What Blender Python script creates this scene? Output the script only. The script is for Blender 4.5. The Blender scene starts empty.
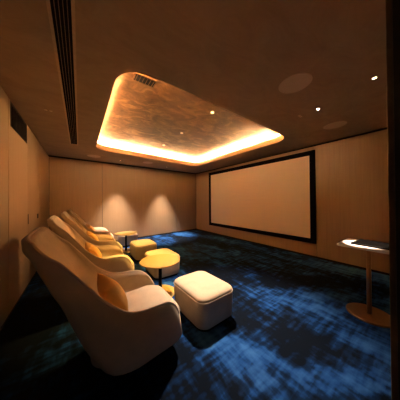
import bpy, bmesh, math, random
from math import sin, cos, pi, radians
from mathutils import Vector, Matrix
random.seed(4)
S = bpy.context.scene
COL = S.collection

# ------------------------------------------------------------------ room numbers (metres)
H = 2.982                       # ceiling
XL, XR, YB, YF = -0.768, 5.022, 7.205, 0.105
CX0, CX1, CY0, CY1 = 0.355, 4.08, 1.895, 5.51     # opening of the lit ceiling recess
TRAY = H + 0.35

# ------------------------------------------------------------------ materials
def new_mat(name):
    m = bpy.data.materials.new(name); m.use_nodes = True
    nt = m.node_tree
    return m, nt, nt.nodes, nt.links, nt.nodes['Principled BSDF']

def ramp(N, stops):
    r = N.new('ShaderNodeValToRGB')
    el = r.color_ramp.elements
    while len(el) < len(stops): el.new(0.5)
    for e, (p, c) in zip(el, stops):
        e.position = p; e.color = (*c, 1)
    return r

def mat_plain(name, col, rough=0.6, metal=0.0, var=0.12, scale=30, bump=0.0):
    m, nt, N, L, B = new_mat(name)
    tc = N.new('ShaderNodeTexCoord'); nz = N.new('ShaderNodeTexNoise')
    nz.inputs['Scale'].default_value = scale; nz.inputs['Detail'].default_value = 4
    L.new(tc.outputs['Object'], nz.inputs['Vector'])
    a = tuple(c*(1-var) for c in col); b = tuple(min(1, c*(1+var)) for c in col)
    r = ramp(N, [(0.3, a), (0.7, b)])
    L.new(nz.outputs['Fac'], r.inputs['Fac']); L.new(r.outputs['Color'], B.inputs['Base Color'])
    B.inputs['Roughness'].default_value = rough; B.inputs['Metallic'].default_value = metal
    if bump:
        bp = N.new('ShaderNodeBump'); bp.inputs['Strength'].default_value = bump; bp.inputs['Distance'].default_value = 0.004
        L.new(nz.outputs['Fac'], bp.inputs['Height']); L.new(bp.outputs['Normal'], B.inputs['Normal'])
    return m

def mat_fabric(name, col, var=0.14):
    m, nt, N, L, B = new_mat(name)
    tc = N.new('ShaderNodeTexCoord')
    n1 = N.new('ShaderNodeTexNoise'); n1.inputs['Scale'].default_value = 260; n1.inputs['Detail'].default_value = 2
    n2 = N.new('ShaderNodeTexNoise'); n2.inputs['Scale'].default_value = 9; n2.inputs['Detail'].default_value = 3
    L.new(tc.outputs['Object'], n1.inputs['Vector']); L.new(tc.outputs['Object'], n2.inputs['Vector'])
    mx = N.new('ShaderNodeMath'); mx.operation = 'MULTIPLY_ADD'; mx.inputs[1].default_value = 0.5; 
    L.new(n1.outputs['Fac'], mx.inputs[0])
    m2 = N.new('ShaderNodeMath'); m2.operation = 'MULTIPLY'; m2.inputs[1].default_value = 0.5
    L.new(n2.outputs['Fac'], m2.inputs[0]); L.new(m2.outputs[0], mx.inputs[2])
    r = ramp(N, [(0.3, tuple(c*(1-var) for c in col)), (0.7, tuple(min(1, c*(1+var)) for c in col))])
    L.new(mx.outputs[0], r.inputs['Fac']); L.new(r.outputs['Color'], B.inputs['Base Color'])
    B.inputs['Roughness'].default_value = 0.9
    B.inputs['Sheen Weight'].default_value = 0.15
    bp = N.new('ShaderNodeBump'); bp.inputs['Strength'].default_value = 0.25; bp.inputs['Distance'].default_value = 0.002
    L.new(n1.outputs['Fac'], bp.inputs['Height']); L.new(bp.outputs['Normal'], B.inputs['Normal'])
    return m

def mat_wood(name, dark, light, sx=14, rough=0.33):
    m, nt, N, L, B = new_mat(name)
    tc = N.new('ShaderNodeTexCoord'); mp = N.new('ShaderNodeMapping')
    mp.inputs['Scale'].default_value = (sx, sx, 0.5)
    L.new(tc.outputs['Object'], mp.inputs['Vector'])
    n1 = N.new('ShaderNodeTexNoise'); n1.inputs['Scale'].default_value = 2.2; n1.inputs['Detail'].default_value = 7; n1.inputs['Roughness'].default_value = 0.62
    n1.inputs['Distortion'].default_value = 0.4
    L.new(mp.outputs['Vector'], n1.inputs['Vector'])
    r = ramp(N, [(0.32, dark), (0.68, light)])
    L.new(n1.outputs['Fac'], r.inputs['Fac']); L.new(r.outputs['Color'], B.inputs['Base Color'])
    B.inputs['Roughness'].default_value = rough
    bp = N.new('ShaderNodeBump'); bp.inputs['Strength'].default_value = 0.08; bp.inputs['Distance'].default_value = 0.002
    L.new(n1.outputs['Fac'], bp.inputs['Height']); L.new(bp.outputs['Normal'], B.inputs['Normal'])
    return m

def mat_leaf(name, stops, rough, metal, scale):
    """brushed metallic plaster: streaky patches"""
    m, nt, N, L, B = new_mat(name)
    tc = N.new('ShaderNodeTexCoord'); mp = N.new('ShaderNodeMapping')
    mp.inputs['Rotation'].default_value = (0, 0, 0.5); mp.inputs['Scale'].default_value = (1.0, 1.7, 1)
    L.new(tc.outputs['Object'], mp.inputs['Vector'])
    n1 = N.new('ShaderNodeTexNoise'); n1.inputs['Scale'].default_value = scale; n1.inputs['Detail'].default_value = 8; n1.inputs['Roughness'].default_value = 0.7
    n1.inputs['Distortion'].default_value = 1.2
    L.new(mp.outputs['Vector'], n1.inputs['Vector'])
    r = ramp(N, stops)
    L.new(n1.outputs['Fac'], r.inputs['Fac']); L.new(r.outputs['Color'], B.inputs['Base Color'])
    B.inputs['Roughness'].default_value = rough; B.inputs['Metallic'].default_value = metal
    bp = N.new('ShaderNodeBump'); bp.inputs['Strength'].default_value = 0.2; bp.inputs['Distance'].default_value = 0.01
    L.new(n1.outputs['Fac'], bp.inputs['Height']); L.new(bp.outputs['Normal'], B.inputs['Normal'])
    return m

def mat_carpet(name):
    m, nt, N, L, B = new_mat(name)
    tc = N.new('ShaderNodeTexCoord')
    mp = N.new('ShaderNodeMapping'); mp.inputs['Location'].default_value = (3.1, 1.7, 0)
    mp.inputs['Rotation'].default_value = (0, 0, 0.15); mp.inputs['Scale'].default_value = (1.0, 0.55, 1)
    L.new(tc.outputs['Object'], mp.inputs['Vector'])
    big = N.new('ShaderNodeTexNoise'); big.inputs['Scale'].default_value = 1.1; big.inputs['Detail'].default_value = 5; big.inputs['Roughness'].default_value = 0.62
    big.inputs['Distortion'].default_value = 0.5
    L.new(mp.outputs['Vector'], big.inputs['Vector'])
    mp2 = N.new('ShaderNodeMapping'); mp2.inputs['Scale'].default_value = (13, 3, 1); mp2.inputs['Rotation'].default_value = (0, 0, 0.1)
    L.new(tc.outputs['Object'], mp2.inputs['Vector'])
    st = N.new('ShaderNodeTexNoise'); st.inputs['Scale'].default_value = 1.0; st.inputs['Detail'].default_value = 5
    L.new(mp2.outputs['Vector'], st.inputs['Vector'])
    mp3 = N.new('ShaderNodeMapping'); mp3.inputs['Scale'].default_value = (3, 15, 1)
    L.new(tc.outputs['Object'], mp3.inputs['Vector'])
    st2 = N.new('ShaderNodeTexNoise'); st2.inputs['Scale'].default_value = 1.0; st2.inputs['Detail'].default_value = 5
    L.new(mp3.outputs['Vector'], st2.inputs['Vector'])
    ad = N.new('ShaderNodeMath'); ad.operation = 'ADD'; L.new(st.outputs['Fac'], ad.inputs[0]); L.new(st2.outputs['Fac'], ad.inputs[1])
    ma = N.new('ShaderNodeMath'); ma.operation = 'MULTIPLY_ADD'; ma.inputs[1].default_value = 0.38; ma.inputs[2].default_value = -0.38
    L.new(ad.outputs[0], ma.inputs[0])
    sm = N.new('ShaderNodeMath'); sm.operation = 'ADD'; L.new(big.outputs['Fac'], sm.inputs[0]); L.new(ma.outputs[0], sm.inputs[1])
    r = ramp(N, [(0.42, (0.004, 0.007, 0.013)), (0.51, (0.006, 0.022, 0.070)), (0.57, (0.012, 0.058, 0.20)), (0.70, (0.034, 0.128, 0.35))])
    L.new(sm.outputs[0], r.inputs['Fac']); L.new(r.outputs['Color'], B.inputs['Base Color'])
    B.inputs['Roughness'].default_value = 0.95; B.inputs['Specular IOR Level'].default_value = 0.05
    fn = N.new('ShaderNodeTexNoise'); fn.inputs['Scale'].default_value = 240
    L.new(tc.outputs['Object'], fn.inputs['Vector'])
    bp = N.new('ShaderNodeBump'); bp.inputs['Strength'].default_value = 0.5; bp.inputs['Distance'].default_value = 0.006
    L.new(fn.outputs['Fac'], bp.inputs['Height']); L.new(bp.outputs['Normal'], B.inputs['Normal'])
    return m

def mat_emit(name, col, strength):
    m, nt, N, L, B = new_mat(name)
    B.inputs['Base Color'].default_value = (*col, 1)
    B.inputs['Emission Color'].default_value = (*col, 1)
    B.inputs['Emission Strength'].default_value = strength
    return m

LED = (1.0, 0.77, 0.50)
M = dict(
    wall=mat_wood('oak_veneer', (0.325, 0.208, 0.112), (0.375, 0.245, 0.138)),
    gap=mat_plain('dark_gap', (0.015, 0.010, 0.007), 0.9),
    jamb=mat_plain('dark_door_lining', (0.055, 0.034, 0.024), 0.5),
    edge=mat_plain('bronze_edge', (0.16, 0.10, 0.06), 0.45, 0.3),
    ceil=mat_leaf('bronze_plaster', [(0.3, (0.26, 0.175, 0.10)), (0.7, (0.35, 0.24, 0.145))], 0.75, 0.0, 2.0),
    tray=mat_leaf('gold_leaf', [(0.34, (0.055, 0.022, 0.005)), (0.5, (0.12, 0.054, 0.018)), (0.66, (0.27, 0.135, 0.052))], 0.6, 0.15, 2.4),
    lip=mat_plain('pale_plaster', (0.62, 0.42, 0.22), 0.6),
    trough=mat_plain('white_trough', (0.8, 0.72, 0.6), 0.7),
    carpet=mat_carpet('blue_carpet'),
    fabric=mat_fabric('cream_boucle', (0.56, 0.43, 0.285)),
    piping=mat_fabric('piping_cord', (0.76, 0.60, 0.42)),
    cushion=mat_fabric('ochre_linen', (0.60, 0.285, 0.045)),
    gold=mat_plain('brushed_gold', (0.52, 0.335, 0.105), 0.42, 0.55, 0.08, 40),
    black=mat_plain('black_metal', (0.012, 0.011, 0.010), 0.45, 0.4),
    plinth=mat_plain('black_plinth', (0.012, 0.011, 0.011), 0.7),
    bronze=mat_plain('bronze_metal', (0.34, 0.20, 0.10), 0.32, 0.8, 0.08, 40),
    stone=mat_plain('white_stone', (0.82, 0.78, 0.72), 0.35, 0, 0.04, 6),
    screen=mat_plain('screen_cloth', (0.80, 0.70, 0.54), 0.85, 0, 0.01, 60),
    velvet=mat_plain('black_velvet', (0.008, 0.007, 0.008), 0.9),
    vent_frame=mat_plain('bronze_vent_frame', (0.42, 0.29, 0.18), 0.6),
    display=mat_plain('dark_display', (0.004, 0.0035, 0.003), 0.6),
    grille=mat_fabric('speaker_cloth', (0.50, 0.38, 0.27), 0.06),
    lampwhite=mat_plain('cream_trim', (0.55, 0.42, 0.28), 0.5),
    led=mat_emit('led_glow', LED, 140),
    lens=mat_emit('lamp_lens', (1.0, 0.75, 0.45), 4),
    spotlens=mat_emit('bright_lamp_lens', (1.0, 0.82, 0.6), 40),
)

for k in ('display', 'velvet', 'black', 'plinth', 'tray'):
    M[k].node_tree.nodes['Principled BSDF'].inputs['Specular IOR Level'].default_value = 0.15 if k == 'tray' else 0.0

# ------------------------------------------------------------------ mesh helpers
def obj(name, bm, mat, parent=None, smooth=False, loc=None):
    me = bpy.data.meshes.new(name)
    bmesh.ops.recalc_face_normals(bm, faces=bm.faces[:])
    bm.to_mesh(me); bm.free()
    for mm in (mat if isinstance(mat, (list, tuple)) else [mat]): me.materials.append(mm)
    if smooth:
        for p in me.polygons: p.use_smooth = True
    o = bpy.data.objects.new(name, me); COL.objects.link(o)
    if parent: o.parent = parent
    if loc: o.location = loc
    return o

def thing(name, label, cat, loc=(0, 0, 0), rz=0, group=None):
    o = bpy.data.objects.new(name, None); COL.objects.link(o)
    o.empty_display_size = 0.1
    o.location = loc; o.rotation_euler = (0, 0, rz)
    return tag(o, label, cat, group)

def tag(o, label, cat, group=None):
    o['label'] = label; o['category'] = cat
    if group: o['group'] = group
    return o

def struct(name, bm, mat, parent=None, smooth=False):
    o = obj(name, bm, mat, parent, smooth); o['kind'] = 'structure'
    return o

def box(bm, x0, x1, y0, y1, z0, z1, mi=0, bev=0):
    r = bmesh.ops.create_cube(bm, size=1.0)
    vs = r['verts']
    for v in vs:
        v.co = Vector((x0+(v.co.x+.5)*(x1-x0), y0+(v.co.y+.5)*(y1-y0), z0+(v.co.z+.5)*(z1-z0)))
    fs = set(f for v in vs for f in v.link_faces)
    for f in fs: f.material_index = mi
    if bev:
        es = list(set(e for v in vs for e in v.link_edges))
        bmesh.ops.bevel(bm, geom=es, offset=bev, segments=2, affect='EDGES', profile=0.5)
    return vs

def rrect(x0, x1, y0, y1, r, n=8):
    pts = []
    for cx, cy, a0 in ((x1-r, y1-r, 0), (x0+r, y1-r, pi/2), (x0+r, y0+r, pi), (x1-r, y0+r, 1.5*pi)):
        for i in range(n+1):
            a = a0 + (pi/2)*i/n
            pts.append((cx+r*cos(a), cy+r*sin(a)))
    return pts

def loops(bm, rings, closed=True, cap0=False, cap1=False, mi=0):
    """skin a list of vertex rings"""
    V = [[bm.verts.new(p) for p in ring] for ring in rings]
    n = len(V[0])
    for a, b in zip(V, V[1:]):
        for i in range(n if closed else n-1):
            j = (i+1) % n
            f = bm.faces.new((a[i], a[j], b[j], b[i])); f.material_index = mi
    if cap0: bm.faces.new(V[0][::-1]).material_index = mi
    if cap1: bm.faces.new(V[-1]).material_index = mi
    return V

def lathe(bm, prof, seg=40, mi=0):
    rings = [[(r*cos(2*pi*i/seg), r*sin(2*pi*i/seg), z) for i in range(seg)] for r, z in prof]
    return loops(bm, rings, True, True, True, mi)

def tube(bm, pts, r, seg=8, closed=False):
    pts = [Vector(p) for p in pts]; n = len(pts); rings = []
    up = Vector((0, 0, 1)); prev = None
    for i in range(n):
        if closed: t = pts[(i+1) % n]-pts[i-1]
        else: t = pts[min(i+1, n-1)]-pts[max(i-1, 0)]
        t.normalize()
        if prev is None:
            a = up if abs(t.dot(up)) < .9 else Vector((1, 0, 0))
            u = t.cross(a).normalized()
        else:
            u = (prev - t*prev.dot(t)).normalized()
        prev = u; w = t.cross(u)
        rings.append([pts[i]+r*(cos(2*pi*k/seg)*u+sin(2*pi*k/seg)*w) for k in range(seg)])
    if closed:
        rings.append(rings[0])
        V = [[bm.verts.new(p) for p in ring] for ring in rings[:-1]]; V.append(V[0])
        for a, b in zip(V, V[1:]):
            for k in range(seg):
                j = (k+1) % seg; bm.faces.new((a[k], a[j], b[j], b[k]))
    else:
        loops(bm, rings, True, True, True)

def new(): return bmesh.new()

# the back wall and the recess run slightly out of square with the side walls
BACK_K = 0.085
def yb(x): return 6.93 + BACK_K*(x-XL)
def skew(x, y):
    t = (y-CY0)/(CY1-CY0); u = (x-CX0)/(CX1-CX0)
    return x, y + (1-t)*(.13*u) + t*(.42*u)
_rrect = rrect
def orect(*a): return [skew(x, y) for x, y in _rrect(*a)]

# ------------------------------------------------------------------ the room shell
WT = H - 0.055          # panels stop short of the ceiling: a dark shadow gap
def panel_wall(name, axis, plane, sign, joints, lo, hi, z0=0.045, holes=()):
    """veneer panels with thin open joints in front of a dark backing; sign = direction of the room"""
    bm = new(); th = 0.025; g = 0.006
    ed = [lo]+list(joints)+[hi]
    for a, b in zip(ed, ed[1:]):
        pieces = [(a+g, b-g, z0, WT)]
        for (h0, h1, hz0, hz1) in holes:
            if h0 < (a+b)/2 < h1 or (a-.01 <= h0 and h1 <= b+.01):
                pieces = [(a+g, b-g, z0, hz0)]
                if hz1 < WT-.01: pieces.append((a+g, b-g, hz1, WT))
                if h0-a > .02: pieces.append((a+g, h0, hz0, min(hz1, WT)))
                if b-h1 > .02: pieces.append((h1, b-g, hz0, min(hz1, WT)))
        for (p, q, za, zb) in pieces:
            if axis == 'y':
                x0, x1 = sorted((plane, plane-sign*th)); box(bm, x0, x1, p, q, za, zb, 0)
            else:
                y0, y1 = sorted((plane, plane-sign*th)); box(bm, p, q, y0, y1, za, zb, 0)
    # backing
    d0, d1 = plane-sign*(th+.035), plane-sign*(th+.16)
    if axis == 'y': box(bm, min(d0, d1), max(d0, d1), lo-.15, hi+.15, 0, H, 1)
    else: box(bm, lo-.15, hi+.15, min(d0, d1), max(d0, d1), 0, H, 1)
    return struct(name, bm, [M['wall'], M['gap']])

panel_wall('wall_left', 'y', XL, 1, [0.18, 1.22, 2.26, 3.296, 4.334, 5.40], -1.6, 6.93, holes=[(3.37, 4.27, 2.57, WT)])
wb = panel_wall('wall_back', 'x', 0, -1, [1.446, 4.57], 0, 5.81)
wb.location = (XL, 6.93, 0); wb.rotation_euler = (0, 0, math.atan(BACK_K))
panel_wall('wall_right', 'y', XR, -1, [1.84], 0.0, yb(XR))

for nm, b in (('baseboard_left', (XL-.03, XL-.006, -1.6, 6.93, 0, .045)), ('baseboard_back', (0, 5.82, .006, .03, 0, .045)),
              ('baseboard_right', (XR+.006, XR+.03, .0, yb(XR), 0, .045))):
    bm = new(); box(bm, *b); o = struct(nm, bm, M['gap'])
    if nm == 'baseboard_back': o.location = wb.location; o.rotation_euler = wb.rotation_euler

bm = new(); box(bm, XL-.3, XR+.3, -1.6, YB+.7, -.12, 0); struct('floor', bm, M['carpet'])

# front wall with the doorway the photograph is taken through; only its lining shows
bm = new(); box(bm, 1.02, XR+.25, -.20, YF, 0, H); struct('wall_front', bm, M['wall'])
bm = new(); box(bm, .992, 1.02, -.22, YF+.006, 0, H, 0, .003); struct('trim_1', bm, M['jamb'])
bm = new(); box(bm, .985, .992, YF-.012, YF+.006, 0, H, 0, .003); struct('trim_2', bm, M['edge'])

# ceiling slab with the rounded opening
def ceiling():
    bm = new(); R = .36; n = 12
    inner = orect(CX0, CX1, CY0, CY1, R, n)
    m = len(inner)
    outer = []
    X0, X1, Y0, Y1 = XL-.2, XR+.2, -1.6, YB+.6
    # radial correspondences: project every inner point to the outer rectangle, keeping the corners
    for k, (x, y) in enumerate(inner):
        c = k // (n+1); i = k % (n+1)
        cx, cy = ((X1, Y1), (X0, Y1), (X0, Y0), (X1, Y0))[c]
        t = i/n
        if c == 0: p = (cx, CY1-R+(Y1-CY1+R)*min(1, 2*t)) if t < .5 else (CX1-R+(X1-CX1+R)*(2-2*t), cy)
        if c == 1: p = (CX0+R+(X0-CX0-R)*min(1, 2*t), cy) if t < .5 else (cx, CY1-R+(Y1-CY1+R)*(2-2*t))
        if c == 2: p = (cx, CY0+R+(Y0-CY0-R)*min(1, 2*t)) if t < .5 else (CX0+R+(X0-CX0-R)*(2-2*t), cy)
        if c == 3: p = (CX1-R+(X1-CX1+R)*min(1, 2*t), cy) if t < .5 else (cx, CY0+R+(Y0-CY0-R)*(2-2*t))
        outer.append(p)
    loops(bm, [[(x, y, H) for x, y in outer], [(x, y, H) for x, y in inner]])
    root = struct('ceiling', bm, M['ceil'])
    # the lip: a thin upstand round the opening, a trough behind it, the recess wall and the raised tray
    d = .03; LIP = .15
    bm = new()
    i2 = orect(CX0-d, CX1+d, CY0-d, CY1+d, R+d, n)
    loops(bm, [[(x, y, H) for x, y in inner], [(x, y, H+LIP-.005) for x, y in inner], [(x, y, H+LIP) for x, y in orect(CX0-.006, CX1+.006, CY0-.006, CY1+.006, R+.006, n)],
               [(x, y, H+LIP) for x, y in i2], [(x, y, H+.02) for x, y in i2]])
    struct('ceiling_lip', bm, M['lip'], root)
    w = .30
    i3 = orect(CX0-w, CX1+w, CY0-w, CY1+w, R+.15, n)
    bm = new()
    loops(bm, [[(x, y, H+.02) for x, y in i2], [(x, y, H+.02) for x, y in i3], [(x, y, TRAY) for x, y in i3]])
    struct('ceiling_trough', bm, M['trough'], root)
    bm = new()
    loops(bm, [[(x, y, TRAY) for x, y in i3], [(x, y, TRAY+.1) for x, y in i3]], True, True, True)
    struct('ceiling_tray', bm, M['tray'], root)
    # light strip lying in the trough
    bm = new(); s = .13
    p = orect(CX0-s, CX1+s, CY0-s, CY1+s, R+s, n)
    tube(bm, [(x, y, H+.045) for x, y in p], .012, 6, True)
    o = obj('light_strip', bm, M['led'])
    tag(o, 'warm glowing light strip hidden behind the lip of the ceiling recess', 'light strip')
ceiling()

# ------------------------------------------------------------------ ceiling and wall fittings
def slot_vent():
    t = thing('ceiling_vent', 'long black slotted air vent in the ceiling beside the left wall', 'air vent', (-.108, 3.1, H))
    x0, x1, L0, L1 = -.062, .062, -2.2, 2.19
    bm = new()
    box(bm, x0-.022, x0, L0, L1, -.006, .0); box(bm, x1, x1+.022, L0, L1, -.006, .0)
    box(bm, x0-.022, x1+.022, L0-.022, L0, -.006, .0); box(bm, x0-.022, x1+.022, L1, L1+.022, -.006, .0)
    obj('frame', bm, M['vent_frame'], t)
    bm = new(); box(bm, x0, x1, L0, L1, -.0025, -.0005); obj('backing', bm, M['plinth'], t)
    for k in range(4):
        x = x0+(k+.9)*(x1-x0)/4.8
        bm = new(); box(bm, x-.002, x+.002, L0, L1, -.010, -.0025); obj('slat', bm, M['edge'], t)
slot_vent()

def wall_vent():
    t = thing('wall_vent', 'black louvred air grille high in the left wooden wall', 'air vent', (XL, 3.82, 2.57))
    top = WT-2.57
    bm = new(); box(bm, -.05, -.045, -.44, .44, .0, top); obj('backing', bm, M['plinth'], t)
    bm = new()
    for b in ((-.045, 0, -.448, -.436, 0, top), (-.045, 0, .436, .448, 0, top), (-.045, 0, -.436, .436, 0, .012), (-.045, 0, -.436, .436, top-.012, top)): box(bm, *b)
    obj('frame', bm, M['jamb'], t)
    n = 12
    for k in range(n):
        y = -.41+.82*k/(n-1)
        bm = new(); box(bm, -.04, -.012, y-.004, y+.004, .012, top-.012); obj('louvre', bm, M['jamb'], t)
wall_vent()

def tray_grille():
    t = thing('recess_vent', 'small black slatted vent in the gold recess of the ceiling', 'air vent', (.80, 2.51, TRAY))
    bm = new(); box(bm, -.145, .145, -.075, .075, -.004, -.001); obj('backing', bm, M['velvet'], t)
    bm = new()
    for b in ((-.16, -.145, -.09, .09, -.012, -.001), (.145, .16, -.09, .09, -.012, -.001), (-.145, .145, -.09, -.075, -.012, -.001), (-.145, .145, .075, .09, -.008, -.001)): box(bm, *b)
    obj('frame', bm, M['tray'], t)
    for k in range(6):
        x = -.145+.29*(k+.5)/6
        bm = new(); box(bm, x-.0035, x+.0035, -.075, .075, -.006, -.003); obj('slat', bm, M['tray'], t)
tray_grille()

SPK = 'round speakers flush in the ceiling'
def speaker(x, y, label):
    t = thing('ceiling_speaker', label, 'speaker', (x, y, H), 0, SPK)
    bm = new(); lathe(bm, [(.165, -.001), (.165, -.005), (.05, -.006)], 40); obj('grille', bm, M['grille'], t)
    bm = new(); rg = []
    for r, z in ((.166, -.001), (.166, -.007), (.180, -.007), (.186, -.001)):
        rg.append([(r*cos(2*pi*i/40), r*sin(2*pi*i/40), z) for i in range(40)])
    loops(bm, rg); obj('trim_ring', bm, M['grille'], t, True)
speaker(2.20, 1.02, 'round ceiling speaker between the gold recess and the doorway')
speaker(4.07, 1.15, 'round ceiling speaker near the right wall, above the white-topped stand')
speaker(.38, 6.36, 'round ceiling speaker by the back left corner, beyond the recess')
speaker(2.11, 6.33, 'round ceiling speaker over the middle of the back wall')

def lamp_fixture(x, y, z, label, group, lens=None, r=.035, drop=.006):
    t = thing('downlight', label, 'downlight', (x, y, z), 0, group)
    bm = new(); rg = []
    for rr, zz in ((r*.62, -.001), (r*.66, -drop), (r, -drop), (r*1.06, -.001)):
        rg.append([(rr*cos(2*pi*i/24), rr*sin(2*pi*i/24), zz) for i in range(24)])
    loops(bm, rg); obj('trim_ring', bm, M['lampwhite'], t, True)
    bm = new(); lathe(bm, [(r*.62, -.0005), (r*.62, -.002)], 24); obj('lens', bm, lens or M['lens'], t)
    return t

def spot(name, loc, target, watts, angle, blend, col, size=.03):
    l = bpy.data.lights.new(name, 'SPOT'); l.energy = watts; l.color = col
    l.spot_size = radians(angle); l.spot_blend = blend; l.shadow_soft_size = size
    o = bpy.data.objects.new(name, l); COL.objects.link(o)
    o.location = loc
    o.rotation_euler = (Vector(target)-Vector(loc)).to_track_quat('-Z', 'Y').to_euler()
    return o

WARM = (1.0, 0.68, 0.36); YEL = (1.0, 0.64, 0.18); NEUT = (1.0, 0.79, 0.64)
# lit downlights added at faint points on the centre line of the recess
GR = 'downlights added along the middle of the gold recess'
for (y, lab) in ((2.64, 'small added downlight in the gold recess, nearest the black vent'), (3.91, 'small added downlight in the middle of the gold recess'),
                 (5.08, 'small added downlight at the far end of the gold recess')):
    lamp_fixture(2.21, y, TRAY, lab, GR, r=.04, drop=.02)
GW = 'downlights grazing the back wall'
lamp_fixture(1.19, 6.54, H, 'small downlight over the left light cone on the back wall', GW)
lamp_fixture(3.03, 6.69, H, 'small downlight over the right light cone on the back wall', GW)
lamp_fixture(3.117, 1.094, H, 'bright star-like downlight in the ceiling near the right-hand stand', None, M['spotlens'], r=.022)
lamp_fixture(2.88, .42, H, 'small round downlight added in the ceiling nearest the doorway', None, None, r=.03)  # added fixture for the spot that whitens the stand top
# little unlit ceiling points
def sensor(x, y, label, group):
    t = thing('ceiling_sensor', label, 'sensor', (x, y, H), 0, group)
    for s in (-1, 1):
        bm = new(); rg = [(.020, -.001), (.020, -.006), (.008, -.010)]
        lathe(bm, rg, 20); o = obj('sensor_head', bm, M['lampwhite'], t, True); o.location = (s*.03, 0, 0)
sensor(3.118, 1.365, 'pair of small dim points in the ceiling beside the bright downlight', 'small ceiling points')
sensor(-.40, 3.56, 'pair of small dim points in the ceiling left of the slotted vent', 'small ceiling points')

# finger pull and small control on the left wall
bm = new(); box(bm, XL-.001, XL+.006, 4.315, 4.353, 1.13, 1.31, 0, .002)
tag(obj('finger_pull', bm, M['jamb']), 'dark upright finger pull at the joint of the left wooden panels', 'handle')
bm = new(); box(bm, XL, XL+.010, 5.13, 5.23, 1.17, 1.27, 0, .003)
tag(obj('wall_switch', bm, M['jamb']), 'small dark square switch plate on the left wooden wall, nearer the back corner', 'switch')

# ------------------------------------------------------------------ the projection screen
def screen():
    y0, y1, z0, z1 = 1.834, 6.251, .376, 2.827
    t = thing('projection_screen', 'large blank cream projection screen in a black frame on the right wall', 'screen', (XR, (y0+y1)/2, z0))
    a, b, h = -(y1-y0)/2, (y1-y0)/2, z1-z0
    f = .125
    bm = new(); box(bm, -.028, -.012, a+f*.6, b-f*.6, f*.6, h-f*.6); obj('screen_surface', bm, M['screen'], t)
    for nm, q in (('frame_bar', (-.055, -.001, a, a+f, 0, h)), ('frame_bar', (-.055, -.001, b-f, b, 0, h)),
                  ('frame_bar', (-.055, -.001, a+f, b-f, 0, f)), ('frame_bar', (-.055, -.001, a+f, b-f, h-f, h))):
        bm = new(); box(bm, *q, 0, .004); obj(nm, bm, M['velvet'], t)
screen()

# ------------------------------------------------------------------ lounge chair
def spline(tab, n):
    """Catmull-Rom through table rows"""
    out = []; m = len(tab)
    for k in range(n):
        u = k/(n-1)*(m-1); i = min(int(u), m-2); f = u-i
        p0, p1, p2, p3 = tab[max(i-1, 0)], tab[i], tab[i+1], tab[min(i+2, m-1)]
        out.append([.5*((2*b)+(-a+c)*f+(2*a-5*b+4*c-d)*f*f+(-a+3*b-3*c+d)*f**3) for a, b, c, d in zip(p0, p1, p2, p3)])
    return out

# rim x, rim z, rim half width, back-inside x, z, outside x, z, outer half width, squareness
ARM = [
    (-.240, 1.255, .322, -.248, 1.300, -.322, 1.282, .326, 2.8),
    (-.202, 1.208, .362, -.216, 1.222, -.312, 1.212, .366, 3.0),
    (-.150, 1.152, .370, -.178, 1.146, -.272, 1.150, .378, 3.4),
    (-.102, 1.112, .374, -.140, 1.090, -.240, 1.060, .384, 3.4),
    (-.052, 1.050, .376, -.102, 1.010, -.208, .980, .388, 3.4),
    (.000, .982, .379, -.064, .920, -.168, .880, .394, 3.4),
    (.062, .902, .384, -.022, .810, -.118, .775, .402, 3.4),
    (.140, .800, .396, .030, .660, -.066, .635, .418, 3.5),
    (.225, .722, .416, .080, .500, -.012, .490, .440, 3.6),
    (.320, .658, .430, .140, .400, .062, .330, .454, 3.8),
    (.430, .634, .434, .260, .360, .175, .150, .460, 4.0),
    (.560, .628, .424, .430, .350, .340, .085, .456, 4.0),
    (.655, .606, .400, .600, .350, .540, .080, .428, 4.0),
    (.725, .550, .370, .740, .350, .700, .085, .404, 4.0),
    (.768, .490, .345, .800, .350, .800, .090, .380, 4.0),
    (.800, .420, .325, .845, .350, .850, .115, .360, 3.6),
]
def arm_rows(n_t=44, n_s=31):
    rows_i, rows_o, rim_l, rim_r = [], [], [], []
    for rx, rz, hw, bx, bz, ox, oz, ohw, sq in spline(ARM, n_t):
        ri, ro = [], []
        for k in range(n_s):
            ph = -pi/2+pi*k/(n_s-1); s = sin(ph); c = max(0, cos(ph)); e = 2/sq
            yy = math.copysign(abs(s)**e, s); w = 1-c**e
            ri.append((bx+(rx-bx)*w, hw*yy, bz+(rz-bz)*w))
            eo = 2/(sq+1.0)
            yo = math.copysign(abs(s)**eo, s); wo = 1-c**eo
            orx, orz = rx-.012, rz-.006
            ro.append((ox+(orx-ox)*wo, ohw*yo, oz+(orz-oz)*wo))
        rows_i.append(ri); rows_o.append(ro)
    return rows_i, rows_o

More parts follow.
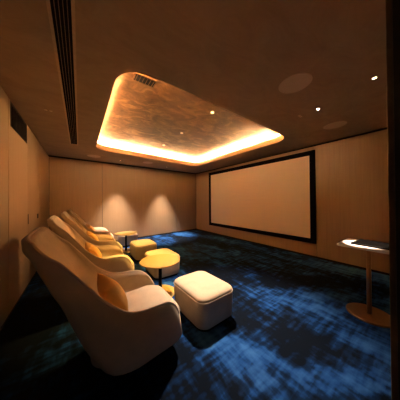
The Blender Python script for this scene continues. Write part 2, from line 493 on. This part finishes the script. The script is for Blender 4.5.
def make_chair(label, x, y, rz=0):
    t = thing('lounge_chair', label, 'armchair', (x, y, 0), rz, 'lounge chairs in a row')
    ri, ro = arm_rows()
    nt, ns = len(ri), len(ri[0])
    bm = new()
    VI = [[bm.verts.new(p) for p in r] for r in ri]; VO = [[bm.verts.new(p) for p in r] for r in ro]
    for A in (VI, VO):
        for i in range(nt-1):
            for j in range(ns-1): bm.faces.new((A[i][j], A[i][j+1], A[i+1][j+1], A[i+1][j]))
    # rounded rim: mid strip pushed out a little
    path = [(i, 0) for i in range(nt-1, 0, -1)]+[(0, j) for j in range(ns)]+[(i, ns-1) for i in range(1, nt)]
    mid = []
    for (i, j) in path:
        a, b = Vector(ri[i][j]), Vector(ro[i][j]); p = (a+b)/2
        p.z += .008 if i else .012
        mid.append(bm.verts.new(p))
    for k in range(len(path)-1):
        (i, j), (p, q) = path[k], path[k+1]
        bm.faces.new((VI[i][j], VI[p][q], mid[k+1], mid[k])); bm.faces.new((mid[k], mid[k+1], VO[p][q], VO[i][j]))
    # front
    for j in range(ns-1): bm.faces.new((VI[-1][j], VI[-1][j+1], VO[-1][j+1], VO[-1][j]))
    bm.faces.new((VI[-1][0], mid[0], VO[-1][0])); bm.faces.new((VI[-1][-1], mid[-1], VO[-1][-1]))
    mids = [v.co.copy() for v in mid]
    sh = obj('shell', bm, M['fabric'], t, True)
    bm = new(); tube(bm, [m+Vector((0, 0, .001)) for m in mids], .0095, 6); obj('piping', bm, M['piping'], sh, True)
    # seat cushion
    bm = new(); rings = []
    for z, ins in ((.20, .05), (.23, .015), (.30, .0), (.37, .0), (.405, .008), (.428, .03), (.442, .065), (.452, .12), (.458, .2)):
        ring = []
        for (px, py) in rrect(.06+ins*.6, .868-ins*.75, -.362+ins, .362-ins, max(.17-ins*.3, .05), 8):
            u = (px-.06)/.8
            zz = z if z < .38 else z+.026-.05*(1-u)*(1-u)-(.018*max(0, u-.75)/.25)
            ring.append((px, py, zz))
        rings.append(ring)
    loops(bm, rings, True, True, True); obj('seat', bm, M['fabric'], t, True)
    bm = new(); lathe(bm, [(.24, .0), (.25, .012), (.25, .03), (.20, .10)], 40); o = obj('base', bm, M['plinth'], t, True); o.location = (.42, 0, 0)
    return t

def copy_tree(o, parent=None):
    c = o.copy(); COL.objects.link(c)
    if parent: c.parent = parent
    for ch in [q for q in o.children]: copy_tree(ch, c)
    return c

CY = (1.84, 3.43, 4.75, 6.30)
c1 = make_chair('beige lounge chair nearest the viewer, with a tall reclined back', 0, CY[0])
for (dx, y, rz, lab) in ((-.06, CY[1], 0, 'beige lounge chair behind the nearest one, just left of the nearer gold table'),
                         (-.0, CY[2], 0, 'beige lounge chair third along the left row, before the far small table'),
                         (.03, CY[3], 0, 'beige lounge chair at the far end of the row, by the back wall')):
    c = copy_tree(c1); c.location = (dx, y, 0); c.rotation_euler = (0, 0, rz); c['label'] = lab

# ------------------------------------------------------------------ throw cushions
def make_cushion(label, loc, rot):
    n = 20; hs = .178; bm = new(); V = {}
    for side in (1, -1):
        for i in range(n+1):
            for j in range(n+1):
                u, v = 2*i/n-1, 2*j/n-1
                edge = (i in (0, n)) or (j in (0, n))
                if side < 0 and edge: V[(side, i, j)] = V[(1, i, j)]; continue
                pin = 1-.10*(1-u*u) if abs(v) > .999 else 1
                h = (max(0, 1-abs(u)**2.4)*max(0, 1-abs(v)**2.4))**.55
                k = 1-.13*(1-abs(u)**2)*abs(v)**3 if abs(v) >= abs(u) else 1-.13*(1-abs(v)**2)*abs(u)**3
                x = hs*u*(k if abs(u) >= abs(v) else 1); y = hs*v*(k if abs(v) >= abs(u) else 1)
                V[(side, i, j)] = bm.verts.new((x, y, side*(.008*0+.078*h)+.006*sin(5*u+3*v)*h))
    for side in (1, -1):
        for i in range(n):
            for j in range(n):
                q = [V[(side, i, j)], V[(side, i+1, j)], V[(side, i+1, j+1)], V[(side, i, j+1)]]
                bm.faces.new(q if side > 0 else q[::-1])
    o = obj('throw_cushion', bm, M['cushion'], None, True)
    o.location = loc; o.rotation_euler = rot
    return tag(o, label, 'cushion', 'ochre cushions on the lounge chairs')
labs = ('ochre square cushion propped on the nearest lounge chair', 'ochre cushion on the second lounge chair from the viewer',
        'ochre cushion on the third lounge chair from the viewer', 'ochre cushion on the farthest lounge chair, by the back wall')
k1 = make_cushion(labs[0], (.245, 1.76, .675), (radians(14), radians(56), radians(16)))
for dx, y, lab in ((-.06, CY[1], labs[1]), (0, CY[2], labs[2]), (.03, CY[3], labs[3])):
    c = k1.copy(); COL.objects.link(c); c.location = (.245+dx, y-.08, .675); c['label'] = lab

# ------------------------------------------------------------------ ottomans
def make_ottoman(label, x, y, rz):
    t = thing('ottoman', label, 'ottoman', (x, y, 0), rz, 'ottomans in front of the lounge chairs')
    hx, hy = .285, .365
    def ring(z, ins, dome=0):
        out = []
        for px, py in rrect(-hx+ins, hx-ins, -hy+ins, hy-ins, max(.12-ins*.25, .04), 8): out.append((px, py, z*1.06))
        return out
    bm = new(); loops(bm, [ring(0, .035), ring(.035, .035)], True, True, True); obj('plinth', bm, M['plinth'], t)
    bm = new(); loops(bm, [ring(.035, .022), ring(.045, .012), ring(.12, .006), ring(.24, .0), ring(.325, .0), ring(.333, .003)], True, True, True); obj('body', bm, M['fabric'], t, True)
    bm = new(); loops(bm, [ring(.333, .003), ring(.345, .001), ring(.362, .008), ring(.376, .024), ring(.384, .05), ring(.389, .10), ring(.392, .18)], True, True, True); obj('top_pad', bm, M['fabric'], t, True)
    bm = new(); tube(bm, ring(.335, -.001), .004, 6, True); obj('piping', bm, M['piping'], t, True)
    return t
o1 = make_ottoman('cream upholstered ottoman standing alone nearest the viewer', 1.375, 1.90, radians(2))
for x, y, rz, lab in ((1.44, 3.46, 0, 'ottoman partly hidden behind the nearer round gold table'), (1.42, 4.72, 0, 'ottoman third from the viewer, beyond the gold table'),
                      (1.38, 6.42, 0, 'farthest ottoman, behind the far small table near the back wall')):
    c = copy_tree(o1); c.location = (x, y, 0); c.rotation_euler = (0, 0, rz); c['label'] = lab

# ------------------------------------------------------------------ round side tables
def make_table(label, x, y):
    t = thing('side_table', label, 'side table', (x, y, 0), 0, 'round gold side tables')
    bm = new(); lathe(bm, [(.31, .528), (.323, .532), (.325, .545), (.321, .55)], 56); obj('tabletop', bm, M['gold'], t)
    bm = new(); lathe(bm, [(.028, .018), (.028, .529)], 24); obj('stem', bm, M['black'], t, True)
    bm = new(); lathe(bm, [(.25, 0), (.255, .004), (.255, .014), (.248, .018)], 48); obj('base', bm, M['gold'], t)
    return t
t1 = make_table('round gold side table between the two nearest lounge chairs', 1.085, 2.68)
c = copy_tree(t1); c.location = (1.16, 5.58, 0); c['label'] = 'small round side table far back, between the two farthest chairs'

# ------------------------------------------------------------------ the stand by the door
def stand():
    t = thing('pedestal_stand', 'slim pedestal stand with a bright white top and bronze pole near the right wall', 'stand', (3.115, .535, 0))
    bm = new(); lathe(bm, [(.228, 0), (.236, .004), (.236, .018), (.23, .022)], 56); obj('base', bm, M['bronze'], t)
    bm = new(); lathe(bm, [(.024, .022), (.024, .902)], 24); obj('pole', bm, M['bronze'], t, True)
    bm = new()
    r = lambda ins, z: [(x, y, z) for x, y in rrect(-.27+ins, .27-ins, -.30+ins, .275-ins, .05, 6)]
    loops(bm, [r(.006, .902), r(0, .906), r(0, .926), r(.005, .930)], True, True, True); obj('stand_top', bm, M['stone'], t)
stand()
def tablet():
    t = thing('tablet', 'flat black control tablet lying on the white stand top', 'tablet', (3.115, .535, .930), radians(-4))
    bm = new()
    r = lambda ins, z: [(x, y, z) for x, y in rrect(-.165+ins, .215-ins, -.24+ins, .14-ins, .015, 4)]
    loops(bm, [r(.004, .0005), r(0, .004), r(0, .016), r(.004, .020)], True, True, True); obj('case', bm, M['black'], t)
    bm = new(); box(bm, -.15, .20, -.225, .125, .020, .0208); obj('display', bm, M['display'], t)
tablet()

# ------------------------------------------------------------------ light
spot('recess_added_light', (2.19, 3.97, TRAY-.06), (XL, 3.9, 2.1), 60, 64, 1.0, WARM, .35)  # added spot to brighten the left wall, with no fixture of its own
for x, y in ((1.19, 6.54), (3.03, 6.69)):
    spot('wall_lamp_light', (x, y, H-.02), (x, y, 0), 240, 56, .85, NEUT, .09)
spot('stand_added_light', (2.88, .42, H-.02), (3.09, .555, .93), 165, 13.5, .25, NEUT, .015)  # added spot, lights the white stand top
spot('recess_added_light', (2.21, 2.64, TRAY-.04), (1.70, 1.85, .35), 175, 58, 1.0, NEUT, .08)  # light of the added recess downlights, aimed at ottomans and chairs
spot('recess_added_light', (2.21, 3.91, TRAY-.04), (.90, 3.25, .4), 190, 38, .9, YEL, .08)
spot('recess_added_light', (2.21, 5.08, TRAY-.04), (.95, 4.75, .4), 150, 42, .9, YEL, .08)

w = bpy.data.worlds.new('world'); S.world = w; w.use_nodes = True
w.node_tree.nodes['Background'].inputs['Color'].default_value = (.9, .75, .55, 1)
w.node_tree.nodes['Background'].inputs['Strength'].default_value = 0.01

# ------------------------------------------------------------------ camera
cam = bpy.data.cameras.new('camera'); co = bpy.data.objects.new('camera', cam); COL.objects.link(co)
Fv = Vector((.58021089, .81444491, .00589997)); Rv = Vector((.81445767, -.58015624, -.00879973)); Uv = Vector((.003744, -.00991097, .99994388))
mt = Matrix((Rv, Uv, -Fv)).transposed().to_4x4(); mt.translation = Vector((0, 0, 1.53207))
co.matrix_world = mt
cam.sensor_width = 36; cam.lens = 168.926/400*36; cam.clip_start = .02
cam.shift_y = 0.5/400*-1
S.camera = co

S.view_settings.view_transform = 'Standard'
S.view_settings.look = 'None'
S.view_settings.gamma = 1
S.view_settings.use_curve_mapping = False
S.view_settings.exposure = 2.65
S.cycles.max_bounces = 10
S.cycles.diffuse_bounces = 6
